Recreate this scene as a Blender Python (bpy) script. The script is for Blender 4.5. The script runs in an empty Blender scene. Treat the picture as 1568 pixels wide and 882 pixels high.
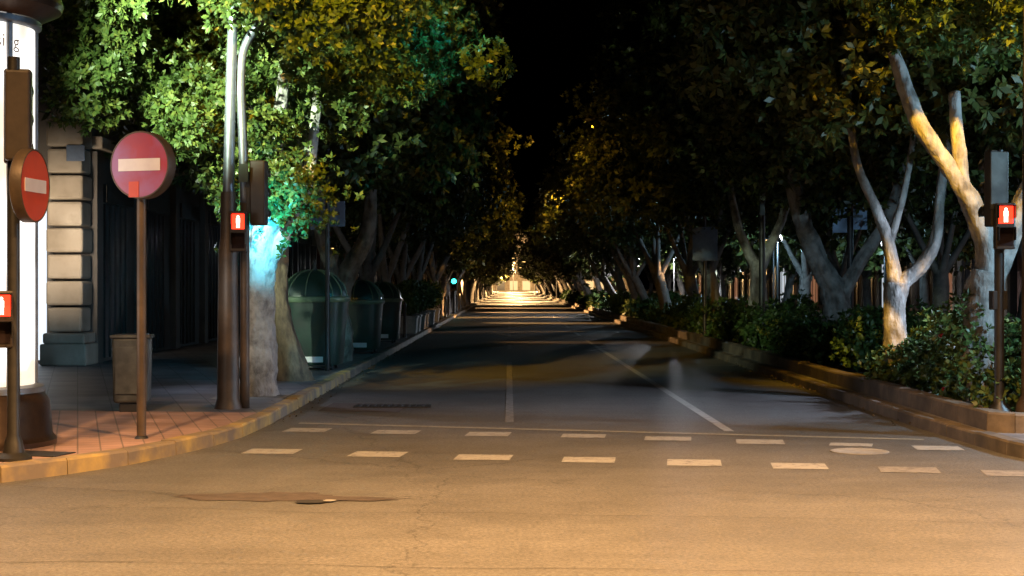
import bpy, math, random
import numpy as np
from mathutils import Vector, Matrix, noise
rnd = random.Random(7)
rng = np.random.default_rng(7)
C = bpy.context.scene.collection

# ------------------------------------------------------------ materials
def nn(nt, t, **k):
    n = nt.nodes.new(t)
    for a, b in k.items(): setattr(n, a, b)
    return n
def basic(name, c1, c2=None, scale=6, rough=.7, bump=.2, bscale=40, metal=0, spec=.5, stain=None, stain_scale=.8, stretch=(1,1,1), bdist=.01):
    m = bpy.data.materials.new(name); m.use_nodes = True
    nt = m.node_tree; b = nt.nodes['Principled BSDF']; L = nt.links.new
    c2 = c2 or tuple(x*.6 for x in c1)
    tc = nn(nt,'ShaderNodeTexCoord'); mp = nn(nt,'ShaderNodeMapping'); mp.inputs['Scale'].default_value = stretch
    L(tc.outputs['Object'], mp.inputs[0])
    n1 = nn(nt,'ShaderNodeTexNoise'); n1.inputs['Scale'].default_value = scale; n1.inputs['Detail'].default_value = 6; n1.inputs['Roughness'].default_value=.65
    L(mp.outputs[0], n1.inputs['Vector'])
    r = nn(nt,'ShaderNodeValToRGB'); r.color_ramp.elements[0].position=.32; r.color_ramp.elements[1].position=.68
    r.color_ramp.elements[0].color=(*c2,1); r.color_ramp.elements[1].color=(*c1,1)
    L(n1.outputs['Fac'], r.inputs[0]); out = r.outputs[0]
    if stain:
        n2 = nn(nt,'ShaderNodeTexNoise'); n2.inputs['Scale'].default_value=stain_scale; n2.inputs['Detail'].default_value=5
        L(tc.outputs['Object'], n2.inputs['Vector'])
        r2 = nn(nt,'ShaderNodeValToRGB'); r2.color_ramp.elements[0].position=.42; r2.color_ramp.elements[1].position=.62
        L(n2.outputs['Fac'], r2.inputs[0])
        mx = nn(nt,'ShaderNodeMixRGB'); L(r2.outputs[0], mx.inputs[0]); L(out, mx.inputs[1]); mx.inputs[2].default_value=(*stain,1)
        out = mx.outputs[0]
    L(out, b.inputs['Base Color'])
    b.inputs['Roughness'].default_value=rough; b.inputs['Metallic'].default_value=metal; b.inputs['Specular IOR Level'].default_value=spec
    if bump:
        n3 = nn(nt,'ShaderNodeTexNoise'); n3.inputs['Scale'].default_value=bscale; n3.inputs['Detail'].default_value=5
        L(mp.outputs[0], n3.inputs['Vector'])
        bp = nn(nt,'ShaderNodeBump'); bp.inputs['Strength'].default_value=bump; bp.inputs['Distance'].default_value=bdist
        L(n3.outputs['Fac'], bp.inputs['Height']); L(bp.outputs[0], b.inputs['Normal'])
    return m
def emis(name, col, s, base=(.1,.1,.1)):
    m = bpy.data.materials.new(name); m.use_nodes=True
    b = m.node_tree.nodes['Principled BSDF']
    b.inputs['Base Color'].default_value=(*base,1); b.inputs['Emission Color'].default_value=(*col,1); b.inputs['Emission Strength'].default_value=s
    return m

def asphalt_mat():
    m = bpy.data.materials.new('asphalt'); m.use_nodes=True
    nt=m.node_tree; b=nt.nodes['Principled BSDF']; L=nt.links.new
    tc=nn(nt,'ShaderNodeTexCoord')
    def noi(s,d=5,stretch=None,r=.6):
        n=nn(nt,'ShaderNodeTexNoise'); n.inputs['Scale'].default_value=s; n.inputs['Detail'].default_value=d; n.inputs['Roughness'].default_value=r
        if stretch:
            mp=nn(nt,'ShaderNodeMapping'); mp.inputs['Scale'].default_value=stretch; L(tc.outputs['Object'],mp.inputs[0]); L(mp.outputs[0],n.inputs[0])
        else: L(tc.outputs['Object'],n.inputs[0])
        return n
    fine=noi(34,5,None,.85); big=noi(.4,6); mid=noi(3.5,8,None,.75); streak=noi(1.2,5,(.25,2.2,1))
    r=nn(nt,'ShaderNodeValToRGB'); e=r.color_ramp.elements; e[0].position=.38;e[1].position=.62
    e[0].color=(.080,.077,.074,1); e[1].color=(.185,.178,.168,1)
    L(fine.outputs[0],r.inputs[0])
    def mul(a,fac_node,lo,hi,p0=.35,p1=.65):
        rr=nn(nt,'ShaderNodeValToRGB'); ee=rr.color_ramp.elements; ee[0].position=p0; ee[1].position=p1
        ee[0].color=(lo,lo,lo,1); ee[1].color=(hi,hi,hi,1); L(fac_node,rr.inputs[0])
        mx=nn(nt,'ShaderNodeMixRGB',blend_type='MULTIPLY'); mx.inputs[0].default_value=1; L(a,mx.inputs[1]); L(rr.outputs[0],mx.inputs[2]); return mx.outputs[0]
    c=mul(r.outputs[0],big.outputs[0],.78,1.08); c=mul(c,mid.outputs[0],.84,1.05); c=mul(c,streak.outputs[0],.90,1.03)
    nz=noi(2.5,5); va=nn(nt,'ShaderNodeVectorMath',operation='MULTIPLY_ADD'); L(nz.outputs['Color'],va.inputs[0]); va.inputs[1].default_value=(.7,.7,0); L(tc.outputs['Object'],va.inputs[2])
    vo=nn(nt,'ShaderNodeTexVoronoi',feature='DISTANCE_TO_EDGE'); vo.inputs['Scale'].default_value=.23; L(va.outputs[0],vo.inputs['Vector'])
    c=mul(c,vo.outputs['Distance'],.6,1,.0,.0035)
    sp=noi(14,3); c=mul(c,sp.outputs[0],.72,1,.28,.36)
    L(c,b.inputs['Base Color'])
    rr=nn(nt,'ShaderNodeMapRange'); L(big.outputs[0],rr.inputs[0]); rr.inputs[3].default_value=.46; rr.inputs[4].default_value=.66; L(rr.outputs[0],b.inputs['Roughness'])
    b.inputs['Specular IOR Level'].default_value=.35
    bp=nn(nt,'ShaderNodeBump'); bp.inputs['Strength'].default_value=.5; bp.inputs['Distance'].default_value=.012; L(fine.outputs[0],bp.inputs['Height']); L(bp.outputs[0],b.inputs['Normal'])
    return m
def tile_mat(name,c1,c2,mortar,w,h,rough=.6):
    m=bpy.data.materials.new(name); m.use_nodes=True; nt=m.node_tree; b=nt.nodes['Principled BSDF']; L=nt.links.new
    tc=nn(nt,'ShaderNodeTexCoord'); mp=nn(nt,'ShaderNodeMapping'); mp.inputs['Rotation'].default_value=(0,0,-.28)
    L(tc.outputs['Object'],mp.inputs[0])
    br=nn(nt,'ShaderNodeTexBrick'); br.offset=0; br.inputs['Scale'].default_value=1; br.inputs['Brick Width'].default_value=w; br.inputs['Row Height'].default_value=h
    br.inputs['Mortar Size'].default_value=.008; br.inputs['Color1'].default_value=(*c1,1); br.inputs['Color2'].default_value=(*c2,1); br.inputs['Mortar'].default_value=(*mortar,1)
    L(mp.outputs[0],br.inputs[0])
    n=nn(nt,'ShaderNodeTexNoise'); n.inputs['Scale'].default_value=1.6; n.inputs['Detail'].default_value=7; L(tc.outputs['Object'],n.inputs[0])
    r=nn(nt,'ShaderNodeValToRGB'); r.color_ramp.elements[0].position=.35; r.color_ramp.elements[0].color=(.65,.65,.65,1); r.color_ramp.elements[1].position=.62; r.color_ramp.elements[1].color=(1,1,1,1)
    L(n.outputs[0],r.inputs[0]); mx=nn(nt,'ShaderNodeMixRGB',blend_type='MULTIPLY'); mx.inputs[0].default_value=1; L(br.outputs[0],mx.inputs[1]); L(r.outputs[0],mx.inputs[2])
    L(mx.outputs[0],b.inputs['Base Color']); b.inputs['Roughness'].default_value=rough
    bp=nn(nt,'ShaderNodeBump',invert=True); bp.inputs['Strength'].default_value=.5; bp.inputs['Distance'].default_value=.006; L(br.outputs['Fac'],bp.inputs['Height']); L(bp.outputs[0],b.inputs['Normal'])
    return m
def paint_mat(name,col,base=(.12,.11,.10),wear=.5):
    m=bpy.data.materials.new(name); m.use_nodes=True; nt=m.node_tree; b=nt.nodes['Principled BSDF']; L=nt.links.new
    tc=nn(nt,'ShaderNodeTexCoord'); n=nn(nt,'ShaderNodeTexNoise'); n.inputs['Scale'].default_value=9; n.inputs['Detail'].default_value=9; n.inputs['Roughness'].default_value=.8; L(tc.outputs['Object'],n.inputs[0])
    r=nn(nt,'ShaderNodeValToRGB'); e=r.color_ramp.elements; e[0].position=wear-.1; e[0].color=(*base,1); e[1].position=wear+.06; e[1].color=(*col,1)
    L(n.outputs[0],r.inputs[0]); L(r.outputs[0],b.inputs['Base Color']); b.inputs['Roughness'].default_value=.6
    return m
def leaf_mat(name, ca, cb, cc, trans=True):
    m=bpy.data.materials.new(name); m.use_nodes=True; nt=m.node_tree; b=nt.nodes['Principled BSDF']; L=nt.links.new
    g=nn(nt,'ShaderNodeNewGeometry'); at=nn(nt,'ShaderNodeAttribute'); at.attribute_name='tint'
    ma=nn(nt,'ShaderNodeMath',operation='MULTIPLY_ADD'); L(g.outputs['Random Per Island'],ma.inputs[0]); ma.inputs[1].default_value=.5
    mb=nn(nt,'ShaderNodeMath',operation='MULTIPLY'); L(at.outputs['Fac'],mb.inputs[0]); mb.inputs[1].default_value=.5; L(mb.outputs[0],ma.inputs[2])
    r=nn(nt,'ShaderNodeValToRGB'); e=r.color_ramp.elements; e[0].position=.1; e[0].color=(*ca,1); e[1].position=.9; e[1].color=(*cc,1); x=e.new(.5); x.color=(*cb,1)
    L(ma.outputs[0],r.inputs[0]); L(r.outputs[0],b.inputs['Base Color']); b.inputs['Roughness'].default_value=.42; b.inputs['Specular IOR Level'].default_value=.3
    if trans:
        tr=nn(nt,'ShaderNodeBsdfTranslucent'); L(r.outputs[0],tr.inputs[0]); mx=nn(nt,'ShaderNodeMixShader'); mx.inputs[0].default_value=.25
        L(b.outputs[0],mx.inputs[1]); L(tr.outputs[0],mx.inputs[2]); L(mx.outputs[0],nt.nodes['Material Output'].inputs[0])
    return m

M_asph=asphalt_mat()
M_ground=basic('ground_mat',(.09,.085,.08),rough=.9)
M_pink=tile_mat('pink_tiles',(.50,.31,.25),(.44,.27,.21),(.24,.17,.14),.2,.2)
M_grey=tile_mat('grey_tiles',(.24,.23,.24),(.17,.165,.175),(.09,.09,.09),.4,.4,.5)
M_kerb=basic('kerb_stone',(.24,.19,.14),(.13,.105,.08),scale=5,bump=.4,bscale=18,stain=(.09,.075,.06),stain_scale=1.5)
M_kerby=basic('kerb_yellow_paint',(.48,.33,.10),(.30,.22,.10),scale=5,bump=.4,bscale=18,stain=(.19,.15,.11),stain_scale=2.4)
M_white=paint_mat('road_paint',(.33,.32,.295),wear=.45)
M_worn=paint_mat('road_paint_worn',(.24,.225,.205),wear=.5)
M_yel=paint_mat('road_paint_yellow',(.29,.27,.21),wear=.46)
M_patch=basic('asphalt_patch_mat',(.085,.066,.057),(.045,.036,.032),scale=9,rough=.85,bump=.5,bscale=60)
M_crack=basic('crack_mat',(.05,.042,.036),(.03,.026,.022),rough=.9)
M_hole=basic('pothole_mat',(.02,.018,.016),rough=.95,bump=.8)
M_iron=basic('cast_iron',(.07,.065,.06),(.04,.04,.04),rough=.5,metal=.6,bump=.4,bscale=30)
M_conc=basic('concrete',(.30,.29,.27),(.20,.19,.18),bump=.3)
M_soil=basic('soil',(.06,.045,.03),(.03,.022,.015),scale=12,bump=.9,bscale=15,bdist=.05,rough=.95)
M_bark=basic('bark',(.27,.25,.22),(.09,.08,.07),scale=8,bump=1,bscale=14,bdist=.04,stain=(.34,.32,.29),stain_scale=5,stretch=(1,1,.5),rough=.85)
M_barkl=basic('bark_pale',(.46,.43,.38),(.15,.135,.12),scale=11,bump=1,bscale=14,bdist=.05,stain=(.50,.47,.42),stain_scale=5,stretch=(1,1,.6),rough=.85)
M_barkb=basic('bark_brown',(.20,.14,.085),(.06,.042,.03),scale=7,bump=1,bscale=10,bdist=.05,stretch=(1,1,.45),rough=.9)
M_barkf=basic('bark_far',(.17,.15,.13),(.08,.07,.06),scale=5,bump=.6,bscale=8,bdist=.04,rough=.9)
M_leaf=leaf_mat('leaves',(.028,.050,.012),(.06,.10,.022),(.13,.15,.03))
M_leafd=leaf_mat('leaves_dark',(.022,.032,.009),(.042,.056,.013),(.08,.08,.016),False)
M_shrub=leaf_mat('shrub_leaves',(.02,.045,.012),(.045,.085,.02),(.09,.12,.03),False)
M_flower=basic('flower_red',(.5,.03,.04),bump=0)
M_rust=basic('rusty_post',(.13,.09,.06),(.065,.048,.035),scale=4,rough=.5,metal=.3,bump=.15,stain=(.06,.045,.035),stain_scale=3)
M_galv=basic('galvanised_steel',(.17,.19,.23),(.11,.125,.15),scale=8,rough=.42,metal=.6,bump=.05)
M_dark=basic('dark_metal',(.045,.042,.04),(.025,.025,.025),rough=.45,metal=.4,bump=.1)
M_black=basic('black_plastic',(.02,.02,.02),(.012,.012,.012),rough=.4,bump=.08)
M_brown=basic('signal_brown',(.05,.037,.028),(.03,.023,.018),rough=.45,bump=.08)
M_bronze=basic('bronze_metal',(.07,.045,.03),(.04,.025,.018),rough=.3,metal=.6,bump=.08)
M_signred=basic('sign_red',(.36,.05,.08),(.28,.05,.10),scale=3,rough=.3,bump=.03,stain=(.28,.11,.26),stain_scale=2.6)
M_signor=basic('sign_red_orange',(.55,.07,.03),(.45,.06,.03),scale=3,rough=.35,bump=.03)
M_signw=basic('sign_white',(.72,.70,.72),(.58,.55,.6),scale=3,rough=.3,bump=.03)
M_green=basic('container_green',(.018,.042,.032),(.011,.028,.023),scale=4,rough=.36,bump=.08,stain=(.018,.028,.025),stain_scale=3)
M_greenrim=basic('container_rim',(.13,.18,.11),(.08,.11,.07),rough=.4,bump=.05)
M_bin=basic('bin_grey',(.12,.125,.11),(.08,.08,.07),rough=.5,metal=.3,bump=.1,stain=(.05,.05,.045),stain_scale=4)
M_ashlar=basic('ashlar',(.42,.36,.29),(.30,.255,.20),scale=4,bump=.4,bscale=14,stain=(.24,.20,.15),stain_scale=2)
M_wall=basic('render_wall',(.10,.09,.08),(.07,.062,.055),scale=2,bump=.2)
M_wallr=basic('render_wall_red',(.24,.10,.065),(.16,.07,.045),scale=2,bump=.2)
M_shut=basic('shutter',(.03,.034,.042),(.018,.02,.026),rough=.28,metal=.5,bump=.15,stretch=(1,1,.1))
M_glass=basic('dark_glass',(.015,.017,.02),(.01,.01,.01),rough=.08,bump=0)
M_backsign=basic('sign_back',(.13,.17,.24),(.09,.12,.18),rough=.45,metal=.3,bump=.05)
M_red=emis('red_lens',(1,.03,.01),4,(.3,.02,.02)); M_redman=emis('red_man',(1,.5,.4),6)
M_off=basic('lens_off',(.03,.02,.02),rough=.15,bump=0)
M_teal=emis('green_lens',(.03,1,.75),9)
M_lampO=emis('lamp_sodium',(1,.62,.22),12); M_lampW=emis('lamp_white',(.85,.93,1),9); M_lampF=emis('lamp_sodium_far',(1,.6,.2),3)
M_shopO=emis('shop_light_warm',(1,.42,.22),.2); M_shopW=emis('shop_light_white',(.8,.9,1),.6)
M_shopE=emis('shop_light_end',(1,.66,.3),1.0)
M_shopL=emis('shop_light_left',(.8,.9,1),1.2)

# ------------------------------------------------------------ geometry helpers
def new(name, verts, faces, mat, smooth=False):
    me=bpy.data.meshes.new(name); me.from_pydata([tuple(v) for v in verts],[],faces); me.update()
    mats=mat if isinstance(mat,list) else [mat]
    for m in mats: me.materials.append(m)
    if smooth: me.polygons.foreach_set('use_smooth',[True]*len(me.polygons))
    o=bpy.data.objects.new(name,me); C.objects.link(o); return o
def bev(o,w,seg=2):
    m=o.modifiers.new('b','BEVEL'); m.width=w; m.segments=seg; m.limit_method='ANGLE'; return o
BF=[(3,2,1,0),(4,5,6,7),(0,1,5,4),(1,2,6,5),(2,3,7,6),(3,0,4,7)]
def box(name,c,s,mat,bevel=0,rz=0,taper=1):
    x,y,z=[a/2 for a in s]; t=taper
    vs=[Vector(v) for v in [(-x*t,-y*t,-z),(x*t,-y*t,-z),(x*t,y*t,-z),(-x*t,y*t,-z),(-x,-y,z),(x,-y,z),(x,y,z),(-x,y,z)]]
    R=Matrix.Rotation(rz,4,'Z'); vs=[R@v+Vector(c) for v in vs]
    o=new(name,vs,BF,mat)
    if bevel: bev(o,bevel)
    return o
def boxes(name,lst,mat,bevel=0):
    V=[];F=[]
    for c,s in lst:
        x,y,z=[a/2 for a in s]; b=len(V)
        V+=[(c[0]+i,c[1]+j,c[2]+k) for i,j,k in [(-x,-y,-z),(x,-y,-z),(x,y,-z),(-x,y,-z),(-x,-y,z),(x,-y,z),(x,y,z),(-x,y,z)]]
        F+=[tuple(b+q for q in f) for f in BF]
    o=new(name,V,F,mat)
    if bevel: bev(o,bevel,1)
    return o
def lathe(name,c,prof,mat,seg=32,axis=None,smooth=True):
    vs=[];fs=[]
    for r,z in prof:
        for i in range(seg):
            a=2*math.pi*i/seg; vs.append(Vector((r*math.cos(a),r*math.sin(a),z)))
    n=len(prof)
    for j in range(n-1):
        for i in range(seg):
            k=(i+1)%seg; fs.append((j*seg+i,j*seg+k,(j+1)*seg+k,(j+1)*seg+i))
    fs.append(tuple(range(seg))[::-1]); fs.append(tuple((n-1)*seg+i for i in range(seg)))
    R=Matrix.Identity(4)
    if axis is not None: R=Vector(axis).to_track_quat('Z','Y').to_matrix().to_4x4()
    vs=[R@v+Vector(c) for v in vs]
    o=new(name,vs,fs,mat,smooth)
    if smooth:
        m=o.modifiers.new('e','EDGE_SPLIT'); m.split_angle=math.radians(35)
    return o
def catmull(pts,n):
    P=[Vector(p[:3]) for p in pts]; R=[p[3] for p in pts]; out=[]
    for i in range(len(P)-1):
        p0=P[max(i-1,0)];p1=P[i];p2=P[i+1];p3=P[min(i+2,len(P)-1)]
        for k in range(n):
            t=k/n
            v=.5*((2*p1)+(-p0+p2)*t+(2*p0-5*p1+4*p2-p3)*t*t+(-p0+3*p1-3*p2+p3)*t**3)
            out.append((v,R[i]*(1-t)+R[i+1]*t))
    out.append((P[-1],R[-1])); return out
def tube_data(pts,seg=12,n=6,rough=0,V=None,F=None,seed=0):
    V=[] if V is None else V; F=[] if F is None else F
    path=catmull(pts,n); base=len(V); side=None
    for i,(p,r) in enumerate(path):
        q=path[min(i+1,len(path)-1)][0]-path[max(i-1,0)][0]
        if q.length<1e-6: q=Vector((0,0,1))
        q.normalize()
        if side is None:
            side=q.cross(Vector((.3,1,.1))).normalized()
        side=(side-q*side.dot(q)).normalized(); b=q.cross(side)
        for k in range(seg):
            a=2*math.pi*k/seg; d=side*math.cos(a)+b*math.sin(a)
            rr=r
            if rough: rr*=1+rough*(noise.noise(Vector((math.cos(a)*1.3+seed,math.sin(a)*1.3,p.z*.9)))*1.3+noise.noise(Vector((p.x*5+d.x*2,p.y*5+d.y*2+seed,p.z*4)))*.7+noise.noise(Vector((p.x*9+d.x*4,p.y*9+d.y*4+seed,p.z*11)))*.35)
            V.append(p+d*rr)
    for i in range(len(path)-1):
        for k in range(seg):
            l=(k+1)%seg; F.append((base+i*seg+k,base+i*seg+l,base+(i+1)*seg+l,base+(i+1)*seg+k))
    F.append(tuple(base+k for k in range(seg))[::-1]); e=base+(len(path)-1)*seg; F.append(tuple(e+k for k in range(seg)))
    return V,F
def tube(name,pts,mat,seg=12,n=6,rough=0):
    V,F=tube_data(pts,seg,n,rough); return new(name,V,F,mat,True)
def group(name,parts,loc=(0,0,0)):
    e=bpy.data.objects.new(name,None); e.location=loc; e.empty_display_size=.3; C.objects.link(e)
    for p in parts:
        p.parent=e; p.matrix_parent_inverse=Matrix.Translation(-Vector(loc))
    return e
def sheet(name,pts,z,mat): return new(name,[(x,y,z) for x,y in pts],[tuple(range(len(pts)))],mat)
def prism(name,pts,z0,z1,mat):
    n=len(pts); vs=[(x,y,z0) for x,y in pts]+[(x,y,z1) for x,y in pts]
    fs=[tuple(range(n,2*n)),tuple(range(n))[::-1]]+[(i,(i+1)%n,n+(i+1)%n,n+i) for i in range(n)]
    o=new(name,vs,fs,mat)
    import bmesh
    bm=bmesh.new(); bm.from_mesh(o.data); bmesh.ops.recalc_face_normals(bm,faces=bm.faces); bm.to_mesh(o.data); bm.free()
    return o
def offset(line,d):
    out=[]
    for i,p in enumerate(line):
        a=Vector(line[max(i-1,0)]);b=Vector(line[min(i+1,len(line)-1)]); t=(b-a).normalized(); nrm=Vector((-t.y,t.x)); out.append((p[0]+nrm.x*d,p[1]+nrm.y*d))
    return out
def kerb(name,line,w,z0,z1,mat,stone=1.0,sgn=1):
    P=[Vector(p) for p in line]; V=[];F=[]
    segs=[]
    for a,b in zip(P[:-1],P[1:]):
        n=max(1,round((b-a).length/stone)); 
        for i in range(n): segs.append((a+(b-a)*i/n,a+(b-a)*(i+1)/n))
    for a,b in segs:
        t=(b-a).normalized(); nr=Vector((-t.y,t.x))*sgn; g=t*.006
        a2=a+g; b2=b-g; dz=rnd.uniform(-.006,.006); c=.02
        q=len(V)
        for pt in (a2,b2):
            V+= [(pt.x,pt.y,z0),(pt.x+nr.x*.004,pt.y+nr.y*.004,z1-c+dz),(pt.x+nr.x*c,pt.y+nr.y*c,z1+dz),(pt.x+nr.x*w,pt.y+nr.y*w,z1+dz),(pt.x+nr.x*w,pt.y+nr.y*w,z0)]
        for i in range(5):
            j=(i+1)%5; F.append((q+i,q+j,q+5+j,q+5+i))
        F.append((q,q+1,q+2,q+3,q+4)); F.append((q+9,q+8,q+7,q+6,q+5))
    return new(name,V,F,mat)

# ------------------------------------------------------------ ground / roads
sheet('ground',[(-500,-200),(500,-200),(500,800),(-500,800)],-.03,M_ground)
rd=new('road',[(-60,-30,0),(60,-30,0),(60,18,0),(-60,30,0),(-3,18.6,0),(4.9,17,0),(-3,420,0),(4.9,420,0)],
   [(0,1,2,5,4,3),(4,5,7,6)],M_asph)
kl=[(-2.75,420),(-2.75,22),(-2.76,17.2),(-2.82,15.9),(-2.95,15.0),(-3.15,14.2),(-3.4,13.4),(-3.75,12.75),(-4.13,12.2),(-4.8,11.75),(-5.6,11.55),(-7,11.7),(-40,21)]
kin=offset(kl,-.15)
kl_r=kl[::-1]
kerb('kerb',kl_r[:12]+[(-2.75,26)],.16,-.02,.135,M_kerby,.8)
kerb('kerb',[(-2.75,26.02),(-2.75,200)],.16,-.02,.135,M_kerb)
kerb('kerb',[(-2.75,200),(-2.75,420)],.16,-.02,.135,M_kerb,8)
prism('pavement',kin+[(-40,420)],-.02,.128,M_grey)
pk=[(-2.93,17.4),(-2.96,16.0),(-3.11,15.05),(-3.3,14.25),(-3.55,13.5),(-3.87,12.88),(-4.22,12.36),(-4.85,11.93),(-5.62,11.73),(-7,11.9),(-20,15.7),(-20,19.5)]
sheet('pink_tile_paving',pk,.133,M_pink)
kr=[(40,3.5),(8,11.6),(6.2,12.2),(5.3,12.75),(4.85,13.4),(4.7,14.2),(4.6,16.8),(4.6,420)]
kerb('kerb',kr[:7]+[(4.6,200)],.16,-.02,.135,M_kerb,1.0,-1)
kin2=offset(kr,-.15); kin2[-1]=(4.75,420)
prism('pavement',kin2+[(60,420),(60,3)],-.02,.128,M_grey)
kerb('planting_bed_edge',[(9.0,14.35),(5.05,15.0),(4.85,15.25),(4.85,200)],.2,.1,.32,M_kerb,1.0,-1)
bed=prism('planting_bed',[(5.0,15.3),(8.6,14.75),(8.6,300),(5.0,300)],.12,.26,M_soil)
sheet('tree_pit',[(-3.9,19.5),(-2.95,19.3),(-2.95,21.2),(-3.9,21.4)],.133,M_conc)

# ---- markings
def quad(cx,cy,w,l,ang=0,sk=None):
    R=Matrix.Rotation(ang,2); return [tuple(R@Vector(p)+Vector((cx,cy))) for p in [(-w/2,-l/2),(w/2,-l/2),(w/2,l/2),(-w/2,l/2)]]
def marks(name,quads,mat,z=.004):
    V=[];F=[]
    for q in quads:
        b=len(V); V+=[(x,y,z) for x,y in q]; F.append(tuple(range(b,b+len(q))))
    return new(name,V,F,mat)
sl=-.28
r1=[(-2.24,16.65),(-1.24,16.42),(-.226,16.2),(.79,16.0),(1.66,15.72),(2.57,15.4),(4.22,14.8)]
r2=[(-2.29,14.5),(-1.25,14.26),(-.24,14.0),(.73,13.8),(1.67,13.58),(2.57,13.32)]
def jq(x,y,w,l,a): return quad(x,y,w*rnd.uniform(.94,1.04),l*rnd.uniform(.9,1.05),a+rnd.uniform(-.03,.03))
marks('crossing_marking',[jq(x,y,.48,.42,sl*.4) for x,y in r1]+[jq(x,y,.5,.46,sl*.4) for x,y in r2],M_white)
marks('crossing_marking',[quad(3.47,13.05,.5,.4,sl*.6),quad(4.3,12.8,.5,.4,sl*.6)],M_worn)
marks('crossing_marking',[quad(3.44,15.12,.42,.3,sl)],M_white)
marks('stop_line',[[(-2.45,17.40),(4.3,15.55),(4.3,15.68),(-2.45,17.56)]],M_yel)
marks('lane_line',[[(-.05,17.6),(.05,17.6),(.05,31.5),(-.05,31.5)]]+[[(-.05,y),(.05,y),(.05,y+3),(-.05,y+3)] for y in range(38,200,9)],M_worn)
marks('lane_line',[[(2.36,16.5),(2.47,16.5),(2.32,44),(2.21,44)]]+[[(2.21,y),(2.31,y),(2.31,y+4),(2.21,y+4)] for y in range(48,200,9)],M_white)
marks('bay_marking',[[(3.9,y),(4.6,y+.1),(4.6,y+.25),(3.9,y+.15)] for y in (24,30,36,43,50,58)],M_worn)
marks('crosswalk_marking',[[(x,150),(x+.5,150),(x+.5,155),(x,155)] for x in np.arange(-2.4,4.4,1.0)],M_white)
def blob(cx,cy,rx,ry,n=26,j=.2):
    return [(cx+rx*math.cos(2*math.pi*i/n)*(1+rnd.uniform(-j,j)),cy+ry*math.sin(2*math.pi*i/n)*(1+rnd.uniform(-j,j))) for i in range(n)]
sheet('asphalt_patch',blob(-1.88,11.38,.62,.24,34,.16),.004,M_patch)
sheet('asphalt_patch',blob(-1.2,11.25,.36,.10,24,.3),.007,M_patch)
sheet('pothole',blob(-1.46,11.08,.13,.09,20,.18),.011,M_hole)
sheet('pothole',blob(-1.33,11.12,.05,.05,14,.2),.014,M_conc)
lathe('manhole_cover',(3.38,14.5,0),[(.28,.002),(.28,.007),(.25,.009),(.245,.006),(.01,.006)],M_conc)
sheet('asphalt_patch',[(-2.45,19.2),(-1.4,19.0),(-1.35,20.3),(-2.4,20.5)],.004,M_patch)
g=[box('frame',(-1.55,19.9,.009),(1.0,.5,.008),M_iron)]+[box('slot_%d'%i,(-1.55+(i-4.5)*.09,19.9,.015),(.04,.4,.006),M_hole) for i in range(10)]
group('drain_grate',g,(-1.55,19.9,0))
g=[box('frame',(-4.15,13.1,.139),(.62,.34,.008),M_iron,rz=-.28)]; group('utility_cover',g,(-4.15,13.1,.137))
def crack(name,x0,y0,x1,y1,w=.012,z=.005):
    n=40; c=[]
    for i in range(n+1):
        t=i/n; c.append((x0+(x1-x0)*t+noise.noise(Vector((t*6,x0,3)))*.1,y0+(y1-y0)*t+noise.noise(Vector((t*9,y0,7)))*.12+noise.noise(Vector((t*40,y0,7)))*.03))
    a=[(x,y+w*rnd.uniform(.1,1)) for x,y in c]; b=[(x,y-w*rnd.uniform(.1,1)) for x,y in c]
    V=[(x,y,z) for x,y in a]+[(x,y,z) for x,y in b]
    return new(name,V,[(i,n+1+i,n+2+i,i+1) for i in range(n)],M_crack)
crack('road_crack',-1.4,11.2,-.6,11.3,.012,.017); crack('road_crack',-4.0,12.0,-1.9,11.3,.008,.01); crack('road_crack',.6,13.0,.8,11.2,.006)
crack('road_crack',-5,8.9,6,8.0,.006); crack('road_crack',-4,10.9,6,9.9,.005); crack('road_crack',-3.4,7.6,5,7.1,.006)

# ------------------------------------------------------------ foliage
def leafmesh(name,P,N,tint,nl,Ln,W,mat):
    n=len(P); P=np.repeat(P,nl,0); N=np.repeat(N,nl,0); tint=np.repeat(tint,nl)
    N=N/np.linalg.norm(N,axis=1,keepdims=True)
    up=np.where(np.abs(N[:,2:3])<.9,np.array([[0,0,1.]]),np.array([[1.,0,0]]))
    T=np.cross(N,up); T/=np.linalg.norm(T,axis=1,keepdims=True); B=np.cross(N,T)
    th=np.tile(np.arange(nl)*2*np.pi/nl,n)+rng.uniform(-.4,.4,n*nl)+np.repeat(rng.uniform(0,6.3,n),nl)
    al=rng.uniform(.45,1.5,n*nl)
    d=np.cos(al)[:,None]*N+np.sin(al)[:,None]*(np.cos(th)[:,None]*T+np.sin(th)[:,None]*B)
    d+=rng.normal(0,.15,d.shape); d/=np.linalg.norm(d,axis=1,keepdims=True)
    s=np.cross(d,N); s/=np.linalg.norm(s,axis=1,keepdims=True)+1e-6
    nr=np.cross(s,d)
    L=Ln*rng.uniform(.65,1.2,n*nl)[:,None]; w=W*rng.uniform(.8,1.2,n*nl)[:,None]
    v=np.empty((n*nl,4,3)); v[:,0]=P+d*L*.08; v[:,1]=P+d*L*.55+s*w*.5+nr*L*.06; v[:,2]=P+d*L; v[:,3]=P+d*L*.55-s*w*.5+nr*L*.06
    m=n*nl; me=bpy.data.meshes.new(name); me.vertices.add(4*m); me.vertices.foreach_set('co',v.astype('f').ravel())
    me.loops.add(4*m); me.loops.foreach_set('vertex_index',np.arange(4*m,dtype='i')); me.polygons.add(m)
    me.polygons.foreach_set('loop_start',np.arange(0,4*m,4,dtype='i')); me.polygons.foreach_set('loop_total',np.full(m,4,dtype='i'))
    a=me.attributes.new('tint','FLOAT','FACE'); a.data.foreach_set('value',tint.astype('f'))
    me.materials.append(mat); me.update(); me.validate(); return me
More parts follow.
